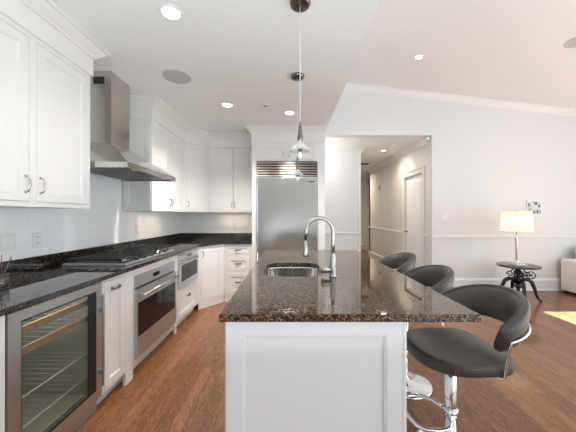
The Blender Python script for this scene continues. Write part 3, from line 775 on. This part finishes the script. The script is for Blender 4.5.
# ================================================================ BAR STOOLS (facing -x)
def make_stool():
    t = thing('bar_stool', '', 'bar stool', (0, 0, 0), 0, 'bar stools along the island')
    bm = bmesh.new(); lathe(bm, [(0, 0), (.20, 0), (.20, .008), (.195, .012), (.10, .018), (.05, .028), (.036, .045), (0, .045)], n=48); obj('base', bm, M_chrome, t)
    bm = bmesh.new(); lathe(bm, [(0, .045), (.029, .045), (.029, .553), (0, .553)], n=28); obj('pole', bm, M_chrome, t)
    # footrest: rounded loop in front of the pole
    bm = bmesh.new()
    P = [(-.03, -.03, .255), (-.05, -.085, .255), (-.09, -.125, .255), (-.15, -.135, .255)]
    P += [(-.20-.045*math.cos(a), -.09-.045*math.sin(a)*-1*-1, .255) for a in ()]
    P += [(-.205, -.125, .255), (-.238, -.095, .255), (-.25, -.04, .255), (-.25, .04, .255), (-.238, .095, .255), (-.205, .125, .255), (-.15, .135, .255), (-.09, .125, .255), (-.05, .085, .255), (-.03, .03, .255)]
    tube(bm, P, .010, 12)
    lathe(bm, [(.0295, .238), (.036, .238), (.036, .272), (.0295, .272)], n=24)
    obj('footrest', bm, M_chrome, t)
    bm = bmesh.new(); box(bm, -.09, .09, -.09, .09, .545, .559, .004); obj('seat_plate', bm, M_black, t)
    # seat: superellipse front, squarer back
    def outline(k, n=56):
        r = []
        for i in range(n):
            a = 2*PI*i/n; ca, sa = math.cos(a), math.sin(a)
            e = 4.2 if ca > 0 else 2.5; d = (abs(ca)**e + abs(sa)**e)**(-1/e)
            r.append((.010+(.215 if ca > 0 else .235)*d*ca*k, .222*d*sa*k))
        return r
    bm = bmesh.new(); rings = []
    for k, z in ((.0, .560), (.93, .560), (.985, .564), (1.0, .574), (1.0, .600), (.985, .614), (.955, .620), (.88, .624), (.6, .627), (.0, .629)):
        if k == 0: rings.append([bm.verts.new((.015, 0, z))]); continue
        rings.append([bm.verts.new((x, y, z)) for x, y in outline(k)])
    for a, b in zip(rings, rings[1:]):
        n = 56
        for i in range(n):
            j = (i+1) % n
            if len(a) == 1: f = bm.faces.new((a[0], b[j], b[i]))
            elif len(b) == 1: f = bm.faces.new((a[i], a[j], b[0]))
            else: f = bm.faces.new((a[i], a[j], b[j], b[i]))
            f.smooth = True
    st = obj('seat', bm, M_leather, t)
    bm = bmesh.new(); tube(bm, [(x, y, .612) for x, y in outline(.993)], .0035, 6, closed=True); obj('piping', bm, M_leather, st)
    for s in (-1, 1):
        bm = bmesh.new()
        ys = -.2235*s
        for dx in (-.006, .006): tube(bm, [(-.12+dx, ys*1.0, .565), (-.12+dx, ys*1.0, .608)], .0011, 5)
        obj('stitching', bm, M_stitch, st)
    # backrest band: section swept along an arc, leaning outward
    c = (.075, 0); n = 40; A0 = math.radians(92); RB = .238
    bm = bmesh.new(); rings = []
    sec = [(-.026, -.055), (-.030, -.02), (-.030, .02), (-.024, .052), (-.010, .066), (.010, .068), (.022, .058), (.028, .03), (.028, -.02), (.022, -.056), (.008, -.068), (-.012, -.068)]
    for i in range(n+1):
        th = -A0 + 2*A0*i/n; f = abs(th)/A0
        R = RB
        hz = .830 - .088*f**2
        hs = 1.36 - .46*f**2
        if f > .93: hs *= 1-.25*((f-.93)/.07)**2
        rr = []
        for o_, z_ in sec:
            rad = R + o_*(1-.35*max(0, (f-.94)/.06)) + z_*.22
            rr.append(bm.verts.new((c[0]+rad*math.cos(th), c[1]+rad*math.sin(th), hz+z_*hs)))
        rings.append(rr)
    m = len(sec)
    for a, b in zip(rings, rings[1:]):
        for i in range(m):
            fc = bm.faces.new((a[i], a[(i+1) % m], b[(i+1) % m], b[i])); fc.smooth = True
    bm.faces.new(list(reversed(rings[0]))); bm.faces.new(rings[-1])
    br = obj('backrest', bm, M_leather, t)
    bm = bmesh.new()
    for o_, z_ in ((-.016, .0655), (.0, -.069)):
        tube(bm, [(c[0]+(RB+o_+z_*.22*1.0)*math.cos(-A0*.97+2*A0*.97*i/n), (RB+o_+z_*.22*1.0)*math.sin(-A0*.97+2*A0*.97*i/n), 0.830-.088*(abs(-1+2*i/n)*.97)**2+z_*(1.36-.46*(abs(-1+2*i/n))**2)+.0015) for i in range(n+1)], .0025, 6)
    obj('piping', bm, M_leather, br)
    # chrome frame
    bm = bmesh.new(); P = []
    th0 = math.radians(84); RC = .270
    q = (c[0]+RC*math.cos(th0), RC*math.sin(th0))
    def side(sg): return [(.02, .10*sg, .548), (.08, .18*sg, .548), (.100, .205*sg, .555), (.106, .220*sg, .557), (.108, .229*sg, .567), (.106, .236*sg, .62), (q[0]-.002, (q[1]-.012)*sg, .70), (q[0], (q[1]-.004)*sg, .730)]
    P += side(-1)
    for i in range(27):
        th = -th0+2*th0*i/26; P.append((c[0]+RC*math.cos(th), RC*math.sin(th), .742+.045*math.cos(th)))
    P += list(reversed(side(1)))
    tube(bm, P, .0065, 10)
    obj('chrome_rail', bm, M_chrome, t)
    return t
stool = make_stool()
spots = [(.880, 1.475, 3, 'dark leather bar stool with chrome rail nearest the camera, closest of three'),
         (.905, 2.13, -2, 'middle dark leather bar stool of the three along the island'),
         (.97, 2.87, 0, 'dark leather bar stool farthest along the island, near the hall opening')]
for i, (x, y, a, lb) in enumerate(spots):
    o = stool if i == 0 else copy_tree(stool)
    o.location = (x, y, 0); o.rotation_euler = (0, 0, math.radians(a)); o['label'] = lb

# ================================================================ CEILING FITTINGS
def downlight(x, y, z, label, tilt=0, r=.075, power=105, name='recessed_light', cone=130, col=(1, .97, .94)):
    t = thing(name, label, 'ceiling light', (x, y, z), 0, 'recessed ceiling lights'); t.rotation_euler = (0, tilt, 0)
    bm = bmesh.new(); lathe(bm, [(r*.74, -.001), (r*.78, -.006), (r, -.005), (r*1.03, -.001)], n=32); obj('trim_ring', bm, M_white, t)
    bm = bmesh.new(); lathe(bm, [(0, -.0015), (r*.75, -.0015)], n=32); obj('lens', bm, M_lens, t)
    l = bpy.data.lights.new('downlight_lamp', 'SPOT'); l.energy = power; l.spot_size = math.radians(cone); l.spot_blend = 0.8 if cone < 150 else 1.0; l.shadow_soft_size = .06; l.color = col
    lo = bpy.data.objects.new('downlight_lamp', l); COL.objects.link(lo); lo.parent = t; lo.location = (0, 0, -.02)
downlight(-.777, 1.77, KZ, 'round recessed downlight nearest the camera, above the left aisle', power=26)
downlight(-.75, 3.25, KZ, 'round recessed downlight in front of the corner wall cabinets', power=125)
downlight(0.0, 3.50, KZ, 'round recessed downlight in front of the refrigerator surround', power=55, cone=108)
downlight(1.81, 3.77, LZ(1.81), 'round recessed downlight in the high sloped living ceiling', math.atan(.117), .06, 26)
downlight(2.04, 5.86, HZ, 'small recessed downlight in the hallway ceiling', 0, .06, 42, cone=172, col=(1, .84, .64))
downlight(2.0, 8.6, HZ, 'added unseen fill downlight deep in the hallway past the return air grille', 0, .06, 85, cone=172, col=(1, .84, .64))  # added out of view to brighten the far hall
t = thing('nook_fill_light', 'added unseen fill lamp in the hallway nook behind the refrigerator surround', 'ceiling light', (.60, 5.33, HZ))  # added hidden lamp and bowl, lifting the hall ceiling and front wall
bm = bmesh.new(); lathe(bm, [(0, -.035), (.07, -.03), (.09, -.012), (.09, -.001), (0, -.001)], n=24); obj('bowl', bm, M_lens, t)
l = bpy.data.lights.new('nook_fill_lamp', 'POINT'); l.energy = 5; l.color = (1, .97, .94); l.shadow_soft_size = .08
lo = bpy.data.objects.new('nook_fill_lamp', l); COL.objects.link(lo); lo.parent = t; lo.location = (0, 0, -.35)
def speaker(x, y, z, label, tilt=0, r=.13):
    t = thing('ceiling_speaker', label, 'speaker', (x, y, z), 0); t.rotation_euler = (0, tilt, 0)
    bm = bmesh.new(); lathe(bm, [(r*.95, -.001), (r*.96, -.006), (r, -.005), (r*1.01, -.001)], n=40); obj('rim', bm, M_grillecloth, t)
    bm = bmesh.new(); lathe(bm, [(0, -.004), (r*.95, -.003)], n=40); obj('grille', bm, M_grillecloth, t)
speaker(-1.08, 2.59, KZ, 'round grey ceiling speaker in the low kitchen ceiling near the hood')
speaker(3.36, 3.16, LZ(3.36), 'round grey ceiling speaker at the right picture edge in the sloped ceiling', math.atan(.117), .11)
t = thing('fire_sprinkler', 'tiny metal sprinkler head in the kitchen ceiling', 'sprinkler', (-.29, 3.22, KZ))
bm = bmesh.new(); lathe(bm, [(.03, -.001), (.028, -.005), (.012, -.008), (.010, -.02), (0, -.02)], n=16); obj('escutcheon', bm, M_white, t)
bm = bmesh.new(); box(bm, -.018, .018, -.006, .006, -.03, -.02); obj('deflector', bm, M_darknickel, t)
t = thing('smoke_detector', 'small round detector in the hallway ceiling', 'detector', (2.08, 5.4, HZ))
bm = bmesh.new(); lathe(bm, [(.055, -.001), (.05, -.02), (.03, -.03), (0, -.03)], n=24); obj('case', bm, M_white, t)
t = thing('ceiling_vent', 'dark return air grille in the hallway ceiling', 'vent', (2.0, 7.35, HZ))
obj('frame', B((-.22, .16, -.1, .1, -.008, 0)), M_vent, t)
obj('slats', B(*[(-.2, .14, -.085+i*.025, -.075+i*.025, -.014, -.008) for i in range(7)]), M_dark, t)

# pendants
def pendant(x, y, zc, label):
    t = thing('pendant_light', label, 'pendant light', (x, y, 0), 0, 'glass pendant lights over the island')
    bm = bmesh.new(); lathe(bm, [(0, KZ-.03), (.045, KZ-.03), (.06, KZ-.024), (.065, KZ-.012), (.065, KZ-.001), (0, KZ-.001)], n=32); obj('canopy', bm, M_darknickel, t)
    bm = bmesh.new(); tube(bm, [(0, 0, zc+.185), (0, 0, KZ-.03)], .0022, 8); obj('cord', bm, M_white, t)
    bm = bmesh.new(); lathe(bm, [(0, zc+.19), (.004, zc+.185), (.009, zc+.15), (.016, zc+.09), (.018, zc+.050), (0, zc+.050)], n=20); obj('socket_cone', bm, M_darknickel, t)
    bm = bmesh.new(); lathe(bm, [(.017, zc+.062), (.024, zc+.050), (.042, zc+.025), (.062, 0+zc), (.060, zc-.002), (.040, zc+.022), (.022, zc+.047), (.0165, zc+.058)], n=36); obj('glass_shade', bm, M_frost, t)
    bm = bmesh.new(); lathe(bm, [(0, zc+.02), (.012, zc+.018), (.014, zc-.002), (.012, zc-.006), (0, zc-.006)], n=16); p = obj('bulb_holder', bm, M_darknickel, t)
    bm = bmesh.new(); lathe(bm, [(.008, zc-.006), (.0115, zc-.015), (.0115, zc-.035), (.007, zc-.045), (0, zc-.047)], n=16); obj('bulb', bm, M_white, p)
pendant(.066, 1.68, 1.722, 'glass cone pendant on a long cord nearest the camera')
pendant(.076, 2.57, 1.695, 'glass cone pendant farther back in front of the refrigerator grille')

# ================================================================ WALL PLATES
def plate(name, label, cat, loc, rz, w=.075, h=.118, kind='outlet'):
    t = thing(name, label, cat, loc, rz)
    obj('cover', B((-w/2, w/2, -.006, 0, -h/2, h/2, .002)), M_plate, t)
    if kind == 'outlet':
        for z in (-.022, .022):
            p = obj('socket', B((-.017, .017, -.0075, -.006, z-.014, z+.014)), M_white, t)
            obj('slots', B((-.009, -.005, -.0082, -.0075, z-.006, z+.006), (.005, .009, -.0082, -.0075, z-.006, z+.006)), M_dark, p)
    else:
        n = max(1, round(w/.06))
        for i in range(n):
            x = (i-(n-1)/2)*.046
            obj('rocker', B((x-.016, x+.016, -.010, -.006, -.033, .033, .001)), M_white, t)
plate('wall_outlet', 'white outlet on the tiled wall under the near wall cabinet', 'outlet', (WX+.0005, 2.05, 1.135), R90)
plate('light_switch', 'white double switch plate on the tile at the left picture edge', 'switch', (WX+.0005, 1.83, 1.14), R90, .118, .118, 'sw')
plate('wall_outlet', 'white outlet on the tiled wall above the far end of the cooktop', 'outlet', (WX+.0005, 3.37, 1.14), R90)
plate('wall_outlet', 'white outlet on the back wall tile beside the refrigerator', 'outlet', (-.96, BY-.0005, 1.135), 0)
plate('light_switch', 'white double switch plate on the living wall right of the hall opening', 'switch', (2.73, BY-.0005, 1.285), 0, .118, .118, 'sw')
plate('light_switch', 'white switch plate on the hallway wall beside the door', 'switch', (HX-.0005, 6.35, 1.30), -R90, .075, .118, 'sw')
plate('wall_outlet', 'small white outlet low on the hallway wall', 'outlet', (HX-.0005, 7.4, .60), -R90)
t = thing('thermostat', 'small dark thermostat on the hallway wall', 'thermostat', (HX-.0005, 7.5, 2.1), -R90)
obj('case', B((-.04, .04, -.02, 0, -.05, .05, .004)), M_vent, t)
t = thing('motion_sensor', 'small white sensor in the top right corner of the hall opening', 'sensor', (HX-.05, BY+.06, HZ-.04))
obj('case', B((-.03, .03, -.02, .02, -.03, .03, .008, 2)), M_white, t)

# framed print
t = thing('wall_picture', 'small square black and white picture on the wall behind the lamp', 'picture', (4.30, BY, 1.45))
obj('white_mount', B((-.135, .135, -.018, -.001, -.135, .135, .002)), M_white, t)
obj('print', B((-.118, .105, -.020, -.018, -.11, .115)), M_picture, t)

# ================================================================ SIDE TABLE, LAMP, SOFA
TX, TY = 3.555, 4.20
t = thing('side_table', 'round black cast iron crank table with curved legs below the lamp', 'table', (TX, TY, 0))
bm = bmesh.new(); lathe(bm, [(0, .524), (.260, .524), (.272, .530), (.275, .540), (.272, .552), (.262, .556), (0, .556)], n=56); obj('table_top', bm, M_tabletop, t)
bm = bmesh.new(); lathe(bm, [(0, .527), (.11, .527), (.10, .515), (.035, .50), (.03, .47), (.045, .46), (.045, .44), (.028, .42), (.028, .25), (.05, .235), (.05, .205), (.025, .19), (.018, .12), (0, .11)], n=24); obj('column', bm, M_iron, t)
for i in range(4):
    a = math.radians(-20+90*i); ca, sa = math.cos(a), math.sin(a)
    P = []
    prof = [(.03, .27), (.07, .33), (.12, .335), (.17, .30), (.20, .22), (.225, .13), (.25, .05), (.28, .018), (.30, .022)]
    bm = bmesh.new(); tube(bm, [(r*ca, r*sa, z) for r, z in prof], [.026, .029, .030, .028, .025, .021, .017, .015, .012], 10)
    lathe(bm, [(0, 0), (.014, 0), (.014, .012), (0, .014)], (.285*ca, .285*sa, 0), 10)
    lg = obj('leg', bm, M_iron, t)
    bm = bmesh.new(); sc = []
    for k in range(15):
        th = k/14*2.2*PI; rr = .045*(1-k/22); sc.append(((.105+rr*math.cos(th))*ca, (.105+rr*math.cos(th))*sa, .405+rr*math.sin(th)))
    tube(bm, sc, .009, 8); tube(bm, [(.05*ca, .05*sa, .50), (.085*ca, .085*sa, .46), (.10*ca, .10*sa, .44)], .010, 8)
    obj('scroll', bm, M_iron, lg)
# crank wheel
bm = bmesh.new()
cw = [(.20+.055*math.cos(a)*.7, -.055*math.cos(a)*.7, .39+.055*math.sin(a)) for a in [2*PI*k/20 for k in range(20)]]
tube(bm, cw, .007, 8, closed=True)
for k in range(3):
    a = PI*k/3; tube(bm, [(.20+.05*math.cos(a)*.7, -.05*math.cos(a)*.7, .39+.05*math.sin(a)), (.20-.05*math.cos(a)*.7, .05*math.cos(a)*.7, .39-.05*math.sin(a))], .005, 6)
tube(bm, [(.03, 0.0, .39), (.20, 0, .39)], .009, 8)
obj('crank_wheel', bm, M_iron, t)
bm = bmesh.new(); cw = [(-.04+.07*math.cos(a), -.06, .40+.07*math.sin(a)) for a in [2*PI*k/24 for k in range(24)]]; tube(bm, cw, .009, 8, closed=True)
for k in range(16):
    a = 2*PI*k/16; x, z = -.04+.078*math.cos(a), .40+.078*math.sin(a); box(bm, x-.007, x+.007, -.068, -.052, z-.007, z+.007)
obj('gear_wheel', bm, M_iron, t)

t = thing('table_lamp', 'table lamp with cream drum shade and slim silver stem on the round table', 'lamp', (3.515, 4.18, .5565))
bm = bmesh.new(); box(bm, -.09, .09, -.09, .09, 0, .026, .004); box(bm, -.062, .062, -.062, .062, .026, .046, .004); lathe(bm, [(.04, .046), (.035, .056), (.016, .066), (0, .066)], n=20)
obj('base', bm, M_lampbase, t)
bm = bmesh.new(); lathe(bm, [(.011, .048), (.012, .06), (.023, .40), (.020, .425), (.012, .43), (.010, .445), (0, .445)], n=20); obj('stem', bm, M_nickel, t)
bm = bmesh.new(); tube(bm, [(0, 0, .44), (0, 0, .83)], .004, 8); lathe(bm, [(0, .83), (.01, .835), (.008, .85), (0, .855)], n=12)
obj('finial_rod', bm, M_nickel, t)
bm = bmesh.new(); lathe(bm, [(.206, .515), (.180, .835)], n=56); obj('lamp_shade', bm, M_shade, t, fix=False)
bm = bmesh.new(); tube(bm, [(.206*math.cos(2*PI*k/48), .206*math.sin(2*PI*k/48), .515) for k in range(48)], .003, 6, closed=True); tube(bm, [(.180*math.cos(2*PI*k/48), .180*math.sin(2*PI*k/48), .835) for k in range(48)], .003, 6, closed=True)
for k in range(3): tube(bm, [(0, 0, .80), (.180*math.cos(2*PI*k/3), .180*math.sin(2*PI*k/3), .833)], .002, 6)
obj('shade_ring', bm, M_nickel, t)
bm = bmesh.new(); lathe(bm, [(0, .60), (.02, .605), (.03, .64), (.02, .67), (.012, .69), (0, .70)], (.03, 0, 0), n=16); obj('bulb', bm, M_bulb, t)
l = bpy.data.lights.new('bulb_light', 'POINT'); l.energy = 1.5; l.color = (1, .74, .44); l.shadow_soft_size = .04
lo = bpy.data.objects.new('bulb_light', l); COL.objects.link(lo); lo.parent = t; lo.location = (-.06, -.05, .66)
bm = bmesh.new(); tube(bm, [(-.08, 0, .01), (-.15, .03, .006), (-.22, .05, .006), (-.268, .06, -.008), (-.28, .07, -.15), (-.28, .10, -.35), (-.34, .2, -.48), (-.3, .35, -.545), (-.28, .5, -.545)], .003, 6); obj('cord', bm, M_plate, t)

t = thing('sofa', 'cream upholstered sofa cut off by the right picture edge', 'sofa', (4.68, 3.72, 0))
bm = bmesh.new(); box(bm, 0, .2, 0, .95, .035, .58, .03, 3); obj('arm', bm, M_sofa, t)
bm = bmesh.new(); box(bm, .201, 1.28, .02, .93, .035, .28, .02, 2); obj('frame', bm, M_sofa, t)
bm = bmesh.new(); box(bm, .21, 1.28, .0, .68, .285, .44, .04, 3); obj('seat_cushion', bm, M_sofa, t)
bm = bmesh.new(); box(bm, .21, 1.28, .69, .93, .285, .80, .05, 3); obj('back_cushion', bm, M_sofa, t)
for x, y in ((.04, .05), (.04, .88), (1.2, .05), (1.2, .88)): obj('leg', B((x, x+.05, y, y+.05, 0, .035)), M_black, t)

# reed diffuser on the left counter
t = thing('reed_diffuser', 'small glass jar with thin wooden reeds on the counter at left edge', 'reed diffuser', (-1.60, 1.50, .9145))
bm = bmesh.new(); lathe(bm, [(0, 0), (.032, 0), (.034, .01), (.034, .075), (.030, .08), (.029, .075), (.030, .012), (0, .008)], n=28); obj('jar', bm, M_glass, t)
bm = bmesh.new(); lathe(bm, [(0, .009), (.029, .009), (.029, .035), (0, .035)], n=24); obj('liquid', bm, thin_glass('diffuser_liquid', (.75, .62, .5)), t)
for k in range(6):
    a = 2*PI*k/6+.3; bm = bmesh.new(); tube(bm, [(-.015*math.cos(a), -.015*math.sin(a), .012), (.045*math.cos(a), .045*math.sin(a), .165+.01*(k % 3))], .0018, 6)
    obj('reed', bm, pm('reed_wood', (.16, .08, .05), .6) if k == 0 else bpy.data.materials['reed_wood'], t)

# under-cabinet lights
def under(x, y, z, rz, w, label, p=2.0):
    t = thing('under_cabinet_light', label, 'light', (x, y, z), rz, 'under cabinet lights')
    obj('housing', B((-w/2, w/2, -.02, .02, -.010, 0)), M_white, t)
    l = bpy.data.lights.new('strip_lamp', 'AREA'); l.shape = 'RECTANGLE'; l.size = w*.8; l.size_y = .02; l.energy = p; l.color = (1, .80, .58)
    lo = bpy.data.objects.new('strip_lamp', l); COL.objects.link(lo); lo.parent = t; lo.location = (0, 0, -.012)
under(-1.72, 3.70, UB-.0005, R90, .6, 'slim light bar fixed under the wall cabinet beyond the hood', .8)
under(-.95, 4.56, UB-.0005, 0, .6, 'slim light bar fixed under the back wall cabinet', .8)
